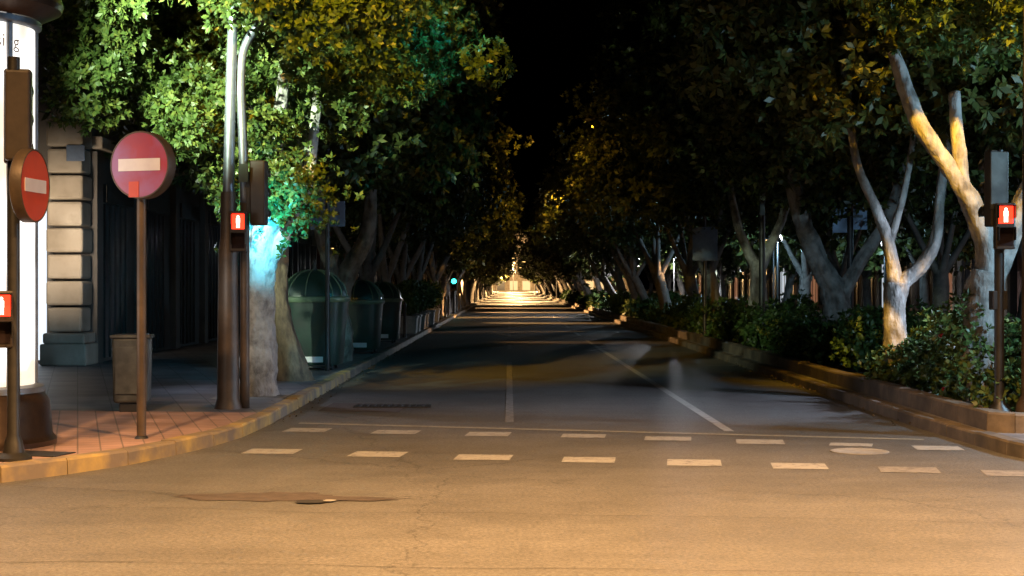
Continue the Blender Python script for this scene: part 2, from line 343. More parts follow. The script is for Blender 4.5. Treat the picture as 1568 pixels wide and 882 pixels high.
def crown(name,rx,ry,rz,nclump,nros,nl,Ln,W,mat,cr=.62,flat=.62):
    D=rng.normal(size=(nclump,3)); D/=np.linalg.norm(D,axis=1,keepdims=True)
    ph=rng.uniform(0,6,6)
    lob=1+.15*np.sin(D[:,0]*5+ph[0])*np.sin(D[:,1]*5+ph[1])+.14*np.sin(D[:,2]*6+ph[2]+D[:,0]*3)+.08*np.sin(D[:,1]*9+ph[3])
    rf=(.60+.40*rng.random(nclump)**.6)*lob
    cc=D*rf[:,None]*np.array([rx,ry,rz]); cc[:,2]=np.where(cc[:,2]<0,cc[:,2]*flat,cc[:,2])
    idx=rng.integers(0,nclump,nros)
    E=rng.normal(size=(nros,3)); E/=np.linalg.norm(E,axis=1,keepdims=True)
    crs=cr*rng.uniform(.5,1.3,nclump)
    P=cc[idx]+E*(crs[idx]*(.55+.5*rng.random(nros)))[:,None]*np.array([1,1,.75])
    Nn=E+.6*D[idx]+np.array([0,0,.35])
    ct=rng.random(nclump); return leafmesh(name,P,Nn,np.clip(ct[idx]+rng.normal(0,.12,nros),0,1),nl,Ln,W,mat)
near_crowns=[crown('crown_near_a',3.0,3.0,3.4,210,15500,8,.105,.045,M_leaf,.48,.5),
             crown('crown_near_b',3.0,2.8,3.2,190,12000,8,.11,.048,M_leaf,.50,.5)]
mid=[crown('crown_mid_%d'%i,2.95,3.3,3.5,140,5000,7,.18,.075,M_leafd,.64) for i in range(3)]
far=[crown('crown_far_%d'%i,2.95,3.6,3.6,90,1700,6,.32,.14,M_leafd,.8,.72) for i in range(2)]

def tree(loc,crownme,cz=5.6,paths=None,rot=0,sc=1,bark=None,r=.2,coff=(0,0),h=2.0,name='ficus_tree',lean=None):
    x,y,z=loc; V=[];F=[]; s=rnd.uniform(0,50); fn=paths is None
    if paths is None:
        lx=rnd.uniform(-.35,.35) if lean is None else lean; ly=rnd.uniform(-.3,.3)
        top=(x+lx,y+ly,z+h,r*.85)
        paths=[[(x,y,z-.1,r*1.7),(x+.02,y,z+.25,r*1.15),(x+lx*.4,y+ly*.4,z+h*.5,r*.95),top]]
        for k in range(4):
            a=k*1.57+rnd.uniform(-.4,.4); q=rnd.uniform(.7,1.2)
            paths.append([(top[0],top[1],top[2]-.2,r*.62),(x+lx+q*.5*math.cos(a),y+ly+q*.5*math.sin(a),z+h+.7,r*.42),(x+lx+q*1.2*math.cos(a),y+ly+q*1.2*math.sin(a),z+h+2.2,r*.2)])
    for p in paths: tube_data(p,10 if fn else 20,4 if fn else 10,.26,V,F,s)
    t=new('trunk',V,F,bark or M_bark,True)
    c=bpy.data.objects.new('crown',crownme); C.objects.link(c)
    c.location=(x+coff[0],y+coff[1],cz); c.rotation_euler=(0,0,rot); c.scale=(sc,sc,sc)
    return group(name,[t,c],loc)

x,y=-3.34,20.2
tree((x,y,.13),near_crowns[0],5.35,[[(x-.02,y,.05,.30),(x,y,.4,.24),(x-.02,y,1.2,.195),(x+.02,y,1.9,.19),(x+.12,y,2.5,.16)],
  [(x+.02,y,1.85,.16),(x+.3,y+.1,2.4,.12),(x+.5,y+.9,3.1,.08),(x+.6,y+1.3,4.4,.06)],
  [(x,y,1.9,.14),(x-.2,y+.3,2.5,.11),(x-.3,y+1.0,3.4,.09),(x-.5,y+1.3,4.8,.05)],
  [(x+.12,y,2.4,.14),(x+.1,y+.6,3.4,.1),(x+.2,y+1.0,5,.06)]],coff=(.05,.3),bark=M_barkl)
x,y=-3.55,23.4
tree((x,y,.13),mid[1],5.7,[[(x+.25,y,.05,.30),(x+.12,y,.5,.22),(x-.05,y,1.3,.17),(x-.05,y,2.2,.16)],[(x-.05,y,2.0,.15),(x-.4,y,3,.1),(x-1,y,4.5,.06)],[(x-.05,y,2.1,.13),(x+.2,y,3.2,.1),(x+.4,y,4.8,.06)]],bark=M_barkb,rot=1.1,coff=(-.7,1.2))
P=rng.normal(size=(650,3))*np.array([.36,.28,.26])+np.array([-3.1,19.95,2.85])
sp=bpy.data.objects.new('epicormic_shoots',leafmesh('shoots',P,rng.normal(size=(650,3))+np.array([0,-.5,.4]),rng.random(650),8,.10,.045,M_leaf)); C.objects.link(sp)
x,y=-3.3,29.5
tree((x,y,.13),mid[0],5.6,[[(x-.1,y,.05,.32),(x,y,.6,.22),(x-.05,y,1.2,.2),(x+.15,y,1.9,.18),(x+.5,y,2.6,.14),(x+.6,y,3.5,.1)],[(x-.02,y,1.6,.14),(x-.4,y,2.5,.1),(x-.7,y,4,.07)]],coff=(.1,0))
yy=36; i=0
while yy<300:
    me=mid[i%3] if yy<70 else far[i%2]
    tree((-3.45+rnd.uniform(-.1,.1),yy,.13),me,5.3+rnd.uniform(-.2,.3),rot=i*1.7,sc=rnd.uniform(.95,1.08),r=rnd.uniform(.17,.23),coff=(rnd.uniform(-.35,.1),0),bark=M_barkf,h=1.8)
    yy+=6.6+rnd.uniform(-.5,.5); i+=1
x,y=5.6,17.7
tree((x,y,.26),near_crowns[1],5.75,[[(x,y,.2,.30),(x-.02,y,.6,.24),(x-.03,y,1.1,.21),(x+.0,y,1.55,.24),(x+.05,y,1.75,.2)],
  [(x-.02,y,1.5,.15),(x+.05,y,1.95,.15),(x-.12,y,2.5,.13),(x-.42,y,3.0,.11),(x-.75,y,3.5,.1),(x-1.0,y+.3,4.4,.07)],
  [(x-.25,y,2.75,.09),(x-.3,y,3.2,.085),(x-.32,y+.1,3.9,.06)],
  [(x+.05,y,1.6,.15),(x+.35,y,2.3,.13),(x+.7,y,3.2,.11),(x+1.1,y,4.6,.07)]],coff=(.5,-.5))
x,y=5.42,21.0
tree((x,y,.26),mid[2],5.5,[[(x+.1,y,.15,.33),(x+.04,y,.5,.2),(x-.02,y,1.1,.16),(x-.02,y,1.65,.18)],
  [(x-.03,y,1.55,.12),(x-.12,y,2.2,.09),(x-.3,y,2.7,.08),(x-.5,y+.3,3.4,.06),(x-.6,y+.7,4.8,.05)],
  [(x,y,1.6,.12),(x+.35,y,1.9,.10),(x+.55,y,2.3,.085),(x+.7,y+.2,3.2,.07),(x+1.1,y+.4,4.8,.05)],
  [(x-.1,y,2.2,.06),(x+.1,y,2.9,.05),(x+.3,y+.2,3.8,.04)]],rot=.5,coff=(.1,.0))
x,y=6.15,28
tree((x,y,.26),mid[1],5.5,[[(x,y,.15,.36),(x,y,.9,.25),(x-.1,y,1.5,.22),(x-.4,y,2.1,.18),(x-.75,y,3.0,.15),(x-1,y+.5,4.6,.1)],
  [(x,y,1.3,.15),(x+.35,y,2.0,.12),(x+.9,y,2.9,.1),(x+1.4,y,4.5,.06)]],rot=2.5,coff=(-.4,0))
x,y=5.75,34.5
tree((x,y,.26),mid[0],5.5,[[(x,y,.15,.33),(x,y,1.0,.22),(x-.05,y,1.6,.2),(x-.05,y,2.2,.18)],[(x-.05,y,2,.14),(x-.5,y,3,.1),(x-.8,y,4.6,.07)],[(x,y,2,.14),(x+.5,y,3.1,.1),(x+.9,y,4.6,.07)]],rot=4)
yy=41; i=1
while yy<300:
    me=mid[i%3] if yy<70 else far[i%2]
    tree((5.75+rnd.uniform(-.2,.3),yy,.26),me,5.4+rnd.uniform(-.2,.3),rot=i*2.1,sc=rnd.uniform(.95,1.1),r=rnd.uniform(.17,.23),lean=rnd.uniform(-.9,-.2),coff=(rnd.uniform(-.5,0),0),bark=M_barkf,h=1.8)
    yy+=6.4+rnd.uniform(-.5,.5); i+=1
for X,st,en,step in ((11.0,24,120,7.5),(16.5,28,80,8)):
    yy=st;i=0
    while yy<en:
        tree((X+rnd.uniform(-.4,.4),yy,.13),(mid[i%3] if yy<40 else far[i%2]),5.5+rnd.uniform(-.2,.5),rot=i*1.3,sc=rnd.uniform(1,1.2),r=rnd.uniform(.15,.22),bark=M_barkf,h=1.9); yy+=step+rnd.uniform(-1,1); i+=1

def shrubbery(name,y0,y1,n,nros,nl,Ln,W,h=.9):
    cy=rng.uniform(y0,y1,n); cx=rng.uniform(5.2,7.2,n); hh=h*(.5+.45*np.sin(cy*1.1)*.5+.5*rng.random(n))
    cz=.26+hh*rng.uniform(.25,.8,n); idx=rng.integers(0,n,nros); E=rng.normal(size=(nros,3)); E/=np.linalg.norm(E,axis=1,keepdims=True)
    P=np.stack([cx,cy,cz],1)[idx]+E*(.36*(.5+.6*rng.random(nros)))[:,None]; P[:,2]=np.maximum(P[:,2],.3); P[:,0]=np.maximum(P[:,0],4.93)
    t=rng.random(n); me=leafmesh(name,P,E+np.array([0,0,.6]),t[idx],nl,Ln,W,M_shrub); o=bpy.data.objects.new(name,me); C.objects.link(o); return P
P=shrubbery('shrub_bed',15.7,19.5,34,4200,7,.085,.045,1.05)
shrubbery('shrub_bed',19.5,32,80,6500,7,.10,.05,1.0)
shrubbery('shrub_bed',32,62,150,5500,6,.15,.08,.95)
shrubbery('shrub_bed',62,150,260,5200,5,.3,.16,.9)
fl=P[rng.integers(0,len(P),14)]+np.array([-.05,-.1,.08])
me=leafmesh('blossoms',fl,rng.normal(size=(14,3))+np.array([0,-1,.5]),rng.random(14),8,.05,.04,M_flower); o=bpy.data.objects.new('shrub_blossoms',me); C.objects.link(o)
n=500; P=np.stack([rng.choice([-2.66,4.52],n)+rng.normal(0,.06,n),rng.uniform(17,50,n),np.full(n,.012)],1)
P[:,0]=np.where(P[:,0]<0,np.maximum(P[:,0],-2.72),np.minimum(P[:,0],4.57))
M_litter=leaf_mat('litter',(.08,.06,.03),(.14,.10,.05),(.2,.15,.07),False)
o=bpy.data.objects.new('leaf_litter',leafmesh('leaf_litter',P,np.tile([[0,0,1.]],(n,1)),rng.random(n),1,.05,.025,M_litter)); C.objects.link(o)

# ------------------------------------------------------------ street furniture
def sdir(a): return Vector((math.sin(a),-math.cos(a),0))
def signal(c,ang,kind,lit=None,h=None,w=.22,mat=None):
    n=kind; h=h or (.28*n+.06); d=sdir(ang); r=Vector((math.cos(ang),math.sin(ang),0)); c=Vector(c); P=[]; mat=mat or M_brown
    b=box('housing',c,(w,.16,h),mat,.02,ang); P.append(b)
    for i in range(n):
        zc=c.z+h/2-.03-(i+.5)*(h-.06)/n; rr=min(w*.40,(h-.06)/n*.42)
        p=Vector((c.x,c.y,zc))+d*.083
        col=M_off
        if lit is not None and i==lit[0]: col=lit[1]
        P.append(lathe('lens_%d'%i,p,[(rr,0),(rr*.7,.012),(.002,.018)],col,20,d))
        V=[];F=[];m=10
        for k in range(m+1):
            a=math.pi*(-.15+1.3*k/m)
            for q,l in ((0,0),(1,.14)):
                off=r*math.cos(a)*rr*1.1+Vector((0,0,1))*math.sin(a)*rr*1.1
                V.append(p+off+d*l*(1 if q else 0))
        for k in range(m): F.append((2*k,2*k+1,2*k+3,2*k+2))
        v=new('visor_%d'%i,V,F,M_black,True); s=v.modifiers.new('s','SOLIDIFY'); s.thickness=.006; P.append(v)
    return P
def pedsignal(c,ang,w=.2):
    d=sdir(ang); r=Vector((math.cos(ang),math.sin(ang),0)); c=Vector(c); P=[box('housing',c,(w,.15,.48),M_brown,.015,ang)]
    for i,m in ((0,M_red),(1,M_off)):
        zc=c.z+(.115 if i==0 else -.115); p=Vector((c.x,c.y,zc))+d*.078
        P.append(box('lens_%d'%i,p,(w*.74,.01,.18),m,.008,ang))
        if i==0:
            q=p+d*.008
            P.append(lathe('man_head',q+Vector((0,0,.058)),[(.016,0),(.014,.004)],M_redman,12,d))
            P.append(box('man_body',q+Vector((0,0,.012)),(.046,.006,.06),M_redman,.004,ang))
            P.append(box('man_leg_l',q-r*.012+Vector((0,0,-.048)),(.016,.006,.055),M_redman,0,ang))
            P.append(box('man_leg_r',q+r*.012+Vector((0,0,-.048)),(.016,.006,.055),M_redman,0,ang))
        P.append(box('hood_%d'%i,Vector((c.x,c.y,zc+.1))+d*.12,(w*.86,.1,.008),M_black,0,ang))
        for sgn in (-1,1): P.append(box('hoodside_%d_%d'%(i,sgn),Vector((c.x,c.y,zc+.03))+d*.12+r*sgn*w*.42,(.006,.1,.13),M_black,0,ang))
    return P
def noentry(c,ang,r,depth,red,rimmat):
    d=sdir(ang); rt=Vector((math.cos(ang),math.sin(ang),0)); c=Vector(c); P=[]
    P.append(lathe('sign_body',c-d*depth,[(r*.96,0),(r,.01),(r,depth-.004),(r*.985,depth+.006),(r*.95,depth+.006),(r*.945,depth-.002),(.01,depth-.002)],rimmat,48,d))
    P.append(lathe('sign_face',c,[(r*.945,.0),(r*.945,.003),(.01,.003)],red,48,d))
    P.append(box('white_bar',c+d*.006,(r*1.42,.004,r*.36),M_signw,0,ang))
    return P,d,rt
cx,cy=-5.02,13.9
P=[lathe('base',(cx,cy,.128),[(.80,0),(.80,.05),(.76,.10),(.74,.4),(.70,.46),(.68,.52)],M_bronze,48)]
m=bpy.data.materials.new('lit_poster'); m.use_nodes=True; nt=m.node_tree; b=nt.nodes['Principled BSDF']
tc=nn(nt,'ShaderNodeTexCoord'); n1=nn(nt,'ShaderNodeTexNoise'); n1.inputs['Scale'].default_value=1.4; n1.inputs['Detail'].default_value=2
nt.links.new(tc.outputs['Object'],n1.inputs[0]); r=nn(nt,'ShaderNodeValToRGB'); e=r.color_ramp.elements; e[0].position=.38; e[0].color=(.36,.33,.27,1); e[1].position=.55; e[1].color=(1,.97,.93,1)
nt.links.new(n1.outputs[0],r.inputs[0]); nt.links.new(r.outputs[0],b.inputs['Emission Color']); b.inputs['Emission Strength'].default_value=2.4; b.inputs['Base Color'].default_value=(.5,.5,.5,1); b.inputs['Roughness'].default_value=.15
P.append(lathe('lit_drum',(cx,cy,.64),[(.60,0),(.60,3.42)],m,64))
for k in range(6):
    a=k*math.pi/3+.45
    P.append(box('mullion_%d'%k,(cx+.615*math.cos(a),cy+.615*math.sin(a),2.35),(.035,.05,3.42),M_galv,.006,a))
P.append(lathe('cap',(cx,cy,4.06),[(.66,0),(.70,.03),(.78,.07),(.84,.10),(.86,.15),(.84,.22),(.78,.26),(.74,.4),(.60,.62),(.35,.8),(.1,.9),(.06,1.05),(.01,1.15)],M_bronze,48))
P.append(lathe('cap_ring',(cx,cy,3.98),[(.63,0),(.66,.02),(.66,.07)],M_galv,48))
P.append(lathe('base_ring',(cx,cy,.62),[(.70,0),(.69,.05),(.62,.07)],M_galv,48))
cu=bpy.data.curves.new('t','FONT'); cu.body='missing'; cu.size=.17; to=bpy.data.objects.new('t',cu); C.objects.link(to)
dg=bpy.context.evaluated_depsgraph_get(); tm=bpy.data.meshes.new_from_object(to.evaluated_get(dg)); bpy.data.objects.remove(to)
for v in tm.vertices:
    u,w=v.co.x,v.co.y; a=-math.pi/2+.36+(u)/.606; v.co=(cx+.606*math.cos(a),cy+.606*math.sin(a),3.76+w)
tm.materials.append(basic('text_grey',(.35,.33,.33),bump=0)); to=bpy.data.objects.new('lettering',tm); C.objects.link(to); P.append(to)
group('advertising_column',P,(cx,cy,.128))

x,y=-4.18,12.66
P=[lathe('pole',(x,y,.128),[(.15,0),(.15,.03),(.09,.07),(.075,.16),(.052,.22),(.052,3.4)],M_dark,20)]
P+=[box('signal_back',(x+.03,y,3.03),(.20,.2,.76),M_brown,.02,.35)]
P+=signal((x+.02,y+.06,3.03),math.pi*1.06,3,None,.8,.22)
ps,d,rt=noentry((x+.20,y-.06,2.44),math.radians(85),.31,.10,M_signor,M_rust); P+=ps
P.append(box('sign_bracket',(x+.06,y,2.44),(.14,.05,.3),M_dark))
P+=pedsignal((x-.10,y-.02,1.32),.35,.2)
group('traffic_light',P,(x,y,.128))

x,y=-3.54,14.45
P=[lathe('post',(x,y,.128),[(.045,0),(.045,2.66)],M_rust,18)]
ps,d,rt=noentry((x,y-.08,2.76),math.radians(-19),.325,.13,M_signred,M_rust); P+=ps
P.append(box('sticker',Vector((x,y-.08,2.76))+d*.006-rt*.06+Vector((0,0,-.235)),(.11,.004,.15),M_signor,0,math.radians(-19)))
P.append(box('clamp',(x,y-.0,2.55),(.12,.1,.04),M_dark))
P.append(lathe('foot',(x,y,.13),[(.07,0),(.06,.02),(.046,.03)],M_dark,16))
group('no_entry_sign',P,(x,y,.128))

x,y=-4.42,17.6
P=[box('body',(x,y,.62),(.42,.36,.76),M_bin,.03,.1,.93),box('rim',(x,y,1.01),(.46,.40,.04),M_bin,.012,.1),box('opening',(x,y,1.035),(.34,.28,.012),M_black,0,.1),
   box('foot',(x,y,.185),(.26,.24,.11),M_dark,.01,.1),box('slot_panel',(x+.0,y-.19,.62),(.30,.01,.55),M_bin,.005,.1)]
group('litter_bin',P,(x,y,.128))

x,y=-3.38,18.05
P=[lathe('column_base',(x,y,.128),[(.17,0),(.155,.05),(.135,.12),(.125,1.0),(.115,1.9),(.095,2.05),(.09,2.6)],M_rust,24)]
P.append(tube('shaft',[(x,y,2.6,.07),(x+.03,y,4.0,.062),(x+.07,y,5.5,.058),(x+.1,y,8.6,.05)],M_galv,16))
P.append(tube('arm_top',[(x+.1,y,8.5,.05),(x+.3,y-.3,9.0,.04),(x+1.2,y-1.2,9.3,.035)],M_galv,12))
P.append(box('luminaire',(x+1.4,y-1.4,9.28),(.25,.6,.12),M_dark,.04,.78))
P.append(tube('pipe_lower',[(x+.19,y+.05,.13,.058),(x+.19,y+.05,2.6,.055)],M_rust,14))
P.append(tube('pipe',[(x+.19,y+.05,2.6,.054),(x+.16,y+.05,3.5,.054),(x+.14,y+.05,4.0,.054),(x+.18,y+.05,4.45,.052),(x+.40,y+.02,4.8,.05),(x+.75,y-.1,5.1,.045),(x+1.5,y-.5,5.5,.045),(x+3.1,y-1.1,5.9,.04)],M_galv,14))
P+=signal((x+3.15,y-1.0,5.75),math.pi,3,(2,M_teal))
P+=pedsignal((x+.15,y-.15,2.25),.12,.2)
P+=signal((x+.36,y+.05,2.72),math.pi*.96,3,(2,M_teal),.78,.19)
P.append(box('signal_bracket',(x+.24,y+.02,2.72),(.16,.03,.5),M_dark))
P.append(box('small_plate',(x+.2,y-.1,2.95),(.12,.01,.22),M_green,.005))
group('street_lamp',P,(x,y,.128))

x,y=5.12,15.7
P=[lathe('pole',(x,y,.27),[(.13,0),(.12,.04),(.065,.10),(.05,.2),(.05,2.75)],M_dark,20)]
P+=pedsignal((x+.02,y-.1,2.22),-.12,.2)
P+=signal((x-.02,y+.04,2.62),math.pi*1.05,3,None,.8,.2)
P.append(box('cabinet',(x-.0,y+.03,1.45),(.16,.14,.2),M_dark,.01))
P.append(box('signal_back_plate',(x-.02,y-.06,2.7),(.19,.03,.6),M_bin,.01))
group('traffic_light',P,(x,y,.26))
x,y=5.42,15.6
P=[lathe('column',(x,y,.27),[(.16,0),(.15,.1),(.10,.2),(.085,3),(.07,8)],M_rust,20),tube('arm',[(x,y,8.1,.06),(x-.3,y-.4,8.8,.05),(x-1.2,y-1.6,9.1,.04)],M_rust,12),box('luminaire',(x-1.4,y-1.8,9.1),(.25,.6,.12),M_dark,.04,-.6)]
group('street_lamp',P,(x,y,.26))

def board(x,y,z0,h,cz,w,hh,name='road_sign',two=False,mat=M_backsign,pr=.05):
    P=[lathe('pole',(x,y,z0),[(pr,0),(pr,h)],M_dark,16)]
    if two:
        P+= [box('panel_l',(x-w*.27,y,cz),(w*.46,.03,hh),mat,.005),box('panel_r',(x+w*.27,y+.05,cz),(w*.46,.03,hh*.8),mat,.005)]
    else: P.append(box('panel',(x,y-.06,cz),(w,.03,hh),mat,.005))
    P.append(box('bracket',(x,y-.02,cz),(w*.7,.03,.05),M_dark))
    group(name,P,(x,y,z0))
board(6.35,28,.26,3.9,2.9,.66,.62,two=True,pr=.06)
board(5.2,40,.26,3.4,2.72,.66,.9,mat=M_backsign,pr=.05)
board(-3.15,26.0,.13,3.9,2.85,.6,.55,two=True,pr=.04)
board(5.55,33,.26,4.2,3.3,.1,.3,pr=.07)

def container(x,y,w,dp,h,rz=0):
    def ring(z,hx,hy,rr=.35,n=32):
        out=[]
        for i in range(n):
            a=2*math.pi*i/n; c,s=math.cos(a),math.sin(a); e=.42
            out.append((math.copysign(abs(c)**e,c)*hx,math.copysign(abs(s)**e,s)*hy,z))
        return out
    def loft(name,rings,mat,cap=True):
        n=32; V=[v for r in rings for v in r]; F=[]
        for j in range(len(rings)-1):
            for i in range(n): F.append((j*n+i,j*n+(i+1)%n,(j+1)*n+(i+1)%n,(j+1)*n+i))
        F.append(tuple(range(n))[::-1]); F.append(tuple((len(rings)-1)*n+i for i in range(n)))
        R=Matrix.Rotation(rz,4,'Z'); V=[R@Vector(v)+Vector((x,y,0)) for v in V]
        o=new(name,V,F,mat,True); m=o.modifiers.new('e','EDGE_SPLIT'); m.split_angle=math.radians(40); return o
    hx,hy=w/2,dp/2; zb=.22; zt=h*.70
    P=[loft('body',[ring(zb,hx*.82,hy*.82),ring(zb+.04,hx*.85,hy*.85),ring(zb+.5,hx*.9,hy*.9),ring(zt,hx*.97,hy*.97)],M_green)]
    P.append(loft('rim',[ring(zt,hx*1.0,hy*1.0),ring(zt+.03,hx*1.04,hy*1.04),ring(zt+.08,hx*1.04,hy*1.04),ring(zt+.1,hx*.99,hy*.99)],M_greenrim))
    prof=[(0,.98),(.25,.95),(.5,.84),(.75,.66),(.9,.46),(1,.18)]
    hd=h-zt-.1
    P.append(loft('lid',[ring(zt+.1+hd*t,hx*s,hy*s) for t,s in prof],M_green))
    for k,a in enumerate((.0,.6,1.2,1.95,2.55,3.14,3.75,4.3,4.7,5.1,5.7)):
        e=.42; c,s=math.cos(a),math.sin(a); ux=math.copysign(abs(c)**e,c)*hx; uy=math.copysign(abs(s)**e,s)*hy
        R=Matrix.Rotation(rz,4,'Z'); pts=[]
        for t,q in prof:
            v=R@Vector((ux*q,uy*q,zt+.105+hd*t))+Vector((x,y,0)); pts.append((v.x,v.y,v.z,.013))
        P.append(tube('rib_%d'%k,pts,M_greenrim,6,3))
    P.append(lathe('lid_knob',(x,y,h-.02),[(.05,0),(.04,.05),(.015,.1),(.01,.2)],M_dark,10))
    for sx in (-1,1):
        for sy in (-1,1): P.append(lathe('wheel_%d_%d'%(sx,sy),(x+sx*hx*.6-.03,y+sy*hy*.6,.21),[(.08,0),(.08,.05)],M_black,16,(1,0,0)))
    P.append(box('label',(x+.05,y-hy*.86-.02,.32),(.32,.01,.10),M_signw,.004))
    P.append(box('pedal',(x,y-hy*.9,.19),(.7,.04,.03),M_dark,.005))
    group('waste_container',P,(x,y,.13))
container(-3.45,26.6,1.16,1.1,1.88)
container(-3.3,33.0,1.05,1.1,1.72)
container(-3.3,38.8,1.05,1.1,1.7)

def planter(x,y):
    P=[box('box',(x,y,.38),(.62,.9,.5),M_conc,.02,0,.88),box('lip',(x,y,.65),(.68,.96,.06),M_conc,.01),box('soil',(x,y,.68),(.52,.8,.02),M_soil)]
    n=330; E=rng.normal(size=(n,3)); E/=np.linalg.norm(E,axis=1,keepdims=True); Q=E*np.array([.42,.5,.5])*rng.uniform(.5,1,n)[:,None]+np.array([x,y,1.25])
    o=bpy.data.objects.new('shrub',leafmesh('planter_shrub',Q,E,rng.random(n),6,.15,.07,M_shrub)); C.objects.link(o); P.append(o)
    P.append(tube('stem',[(x,y,.65,.04),(x+.03,y,.9,.03),(x,y,1.3,.02)],M_barkb,6,3))
    group('planter_box',P,(x,y,.13))
for yy in (46.5,48.2,51,53,57,61): planter(-3.15,yy)
x,y=-2.95,80
P=[lathe('pole',(x,y,.13),[(.1,0),(.06,.1),(.06,2.2)],M_dark,12)]+signal((x+.0,y-.1,1.85),0,3,(1,M_teal),1.0,.32)
group('traffic_light',P,(x,y,.13))
for yy in (43,66,70,74,86,92): 
    lathe('bollard',(-3.0,yy,.128),[(.07,0),(.06,.04),(.045,.1),(.045,.85),(.06,.88),(.06,.93),(.03,1.0)],M_dark,14)

# ------------------------------------------------------------ buildings
def building(xf,y0,y1,h,side,wall,gf=4.2,depth=9,shopmats=None,bay=3.2,pier=None,bars=5):
    P=[]; xc=xf-side*depth/2; P.append(box('walls',(xc,(y0+y1)/2,h/2),(depth,y1-y0,h),wall))
    nb=max(1,int((y1-y0)/bay)); bw=(y1-y0)/nb; G={}
    def add(nm,off,th,yc,zc,wy,hz,mat): G.setdefault((nm,mat.name),(mat,[]))[1].append(((xf+side*off,yc,zc),(th,wy,hz)))
    for i in range(nb):
        yc=y0+bw*(i+.5)
        sm=(shopmats[i%len(shopmats)] if shopmats else M_shut)
        add('shop',.01,.04,yc,1.7,bw*.6,3.0,sm)
        for k in range(bars): add('shop_bar',.045,.05,yc+(k-(bars-1)/2)*bw*.6/bars,1.7,.06,3.0,M_dark)
        add('shop_sign',.1,.1,yc,3.4,bw*.62,.35,M_dark)
        add('pier',.07,.14,yc-bw/2+.22,gf/2,.42,gf-.1,pier or M_ashlar)
        z=gf+1.0
        while z+1.9<h:
            add('window',.01,.03,yc,z+.9,1.1,1.9,M_glass)
            add('lintel',.05,.1,yc,z+1.93,1.4,.12,M_ashlar); add('sill',.08,.16,yc,z-.1,1.4,.10,M_ashlar)
            for s in (-1,1): add('jamb',.04,.08,yc+s*.62,z+.9,.12,1.9,M_ashlar)
            add('balcony_slab',.37,.7,yc,z-.24,1.8,.1,M_ashlar)
            for q in range(7): add('railing',.66,.02,yc-.85+q*.28,z+.27,.02,.9,M_dark)
            add('rail',.66,.04,yc,z+.75,1.8,.04,M_dark)
            z+=3.4
    for (nm,_),(mat,lst) in G.items(): P.append(boxes(nm,lst,mat))
    P.append(box('string_course',(xf+side*.12,(y0+y1)/2,gf+.12),(.24,y1-y0,.24),M_ashlar,.03)); P.append(box('cornice',(xf+side*.25,(y0+y1)/2,h+.15),(.5,y1-y0,.3),M_ashlar,.04))
    return P
P=building(-7.95,28.45,62,19,1,M_wall,pier=M_wall)
z=.13; k=0
P.append(box('plinth_a',(-8.22,28.05,z+.2),(.86,.84,.40),M_ashlar,.03)); P.append(box('plinth_b',(-8.22,28.05,z+.5),(.78,.76,.2),M_ashlar,.04)); z=.73
while z<18:
    wv=.68 if k%2 else .64
    P.append(box('quoin_%d'%k,(-8.22,28.05,z+.245),(wv,wv,.45),M_ashlar,.045)); z+=.49; k+=1
P.append(box('street_plaque',(-8.0,27.69,4.05),(.34,.02,.3),M_backsign,.01))
P.append(box('front_wall',(-13.3,28.55,9.5),(9.4,.3,18.5),M_wall))
for i in range(4):
    P.append(box('front_shop_%d'%i,(-9.6-i*2.2,28.38,1.7),(1.7,.04,3.0),M_shopL if i==0 else M_shut))
    P.append(box('front_pier_%d'%i,(-10.7-i*2.2,28.32,2.1),(.4,.14,4.0),M_ashlar,.02))
group('stone_building',P,(-8.2,28,0))
yy=63
for i,(ln,h,w) in enumerate(((24,16,M_wallr),(30,20,M_wall),(28,17,M_ashlar),(36,21,M_wall),(60,18,M_wallr))):
    sm=[M_shut,M_shut,M_shopO,M_shut] if i>=1 else None
    group('apartment_building',building(-7.95,yy,yy+ln,h,1,w,shopmats=sm,bay=4.2),(-8,yy,0)); yy+=ln+1
yy=22
for i,(ln,h,w) in enumerate(((22,16,M_wall),(26,19,M_wallr),(34,17,M_wall),(40,20,M_wall),(60,18,M_wall))):
    group('apartment_building',building(24,yy,yy+ln,h,-1,w,shopmats=[M_shut,M_shut,M_shopO,M_shut,M_shut,M_shopW,M_shut],bay=4.2,bars=2),(24,yy,0)); yy+=ln+1
P=[box('walls',(4,430,8),(60,8,16),M_ashlar)]
for i in range(16):
    P.append(box('shop_%d'%i,(-24+i*3.6,425.9,1.7),(2.2,.1,2.6),M_shopE if i%3 else M_shut))
    for k in range(3): P.append(box('window_%d_%d'%(i,k),(-24+i*3.6,425.9,6+k*3.4),(1.2,.1,1.9),M_shopO if (i*3+k)%5==0 else M_glass))
P.append(box('cornice',(4,425.6,16.2),(60.6,.8,.4),M_ashlar))
group('apartment_building',P,(4,430,0))

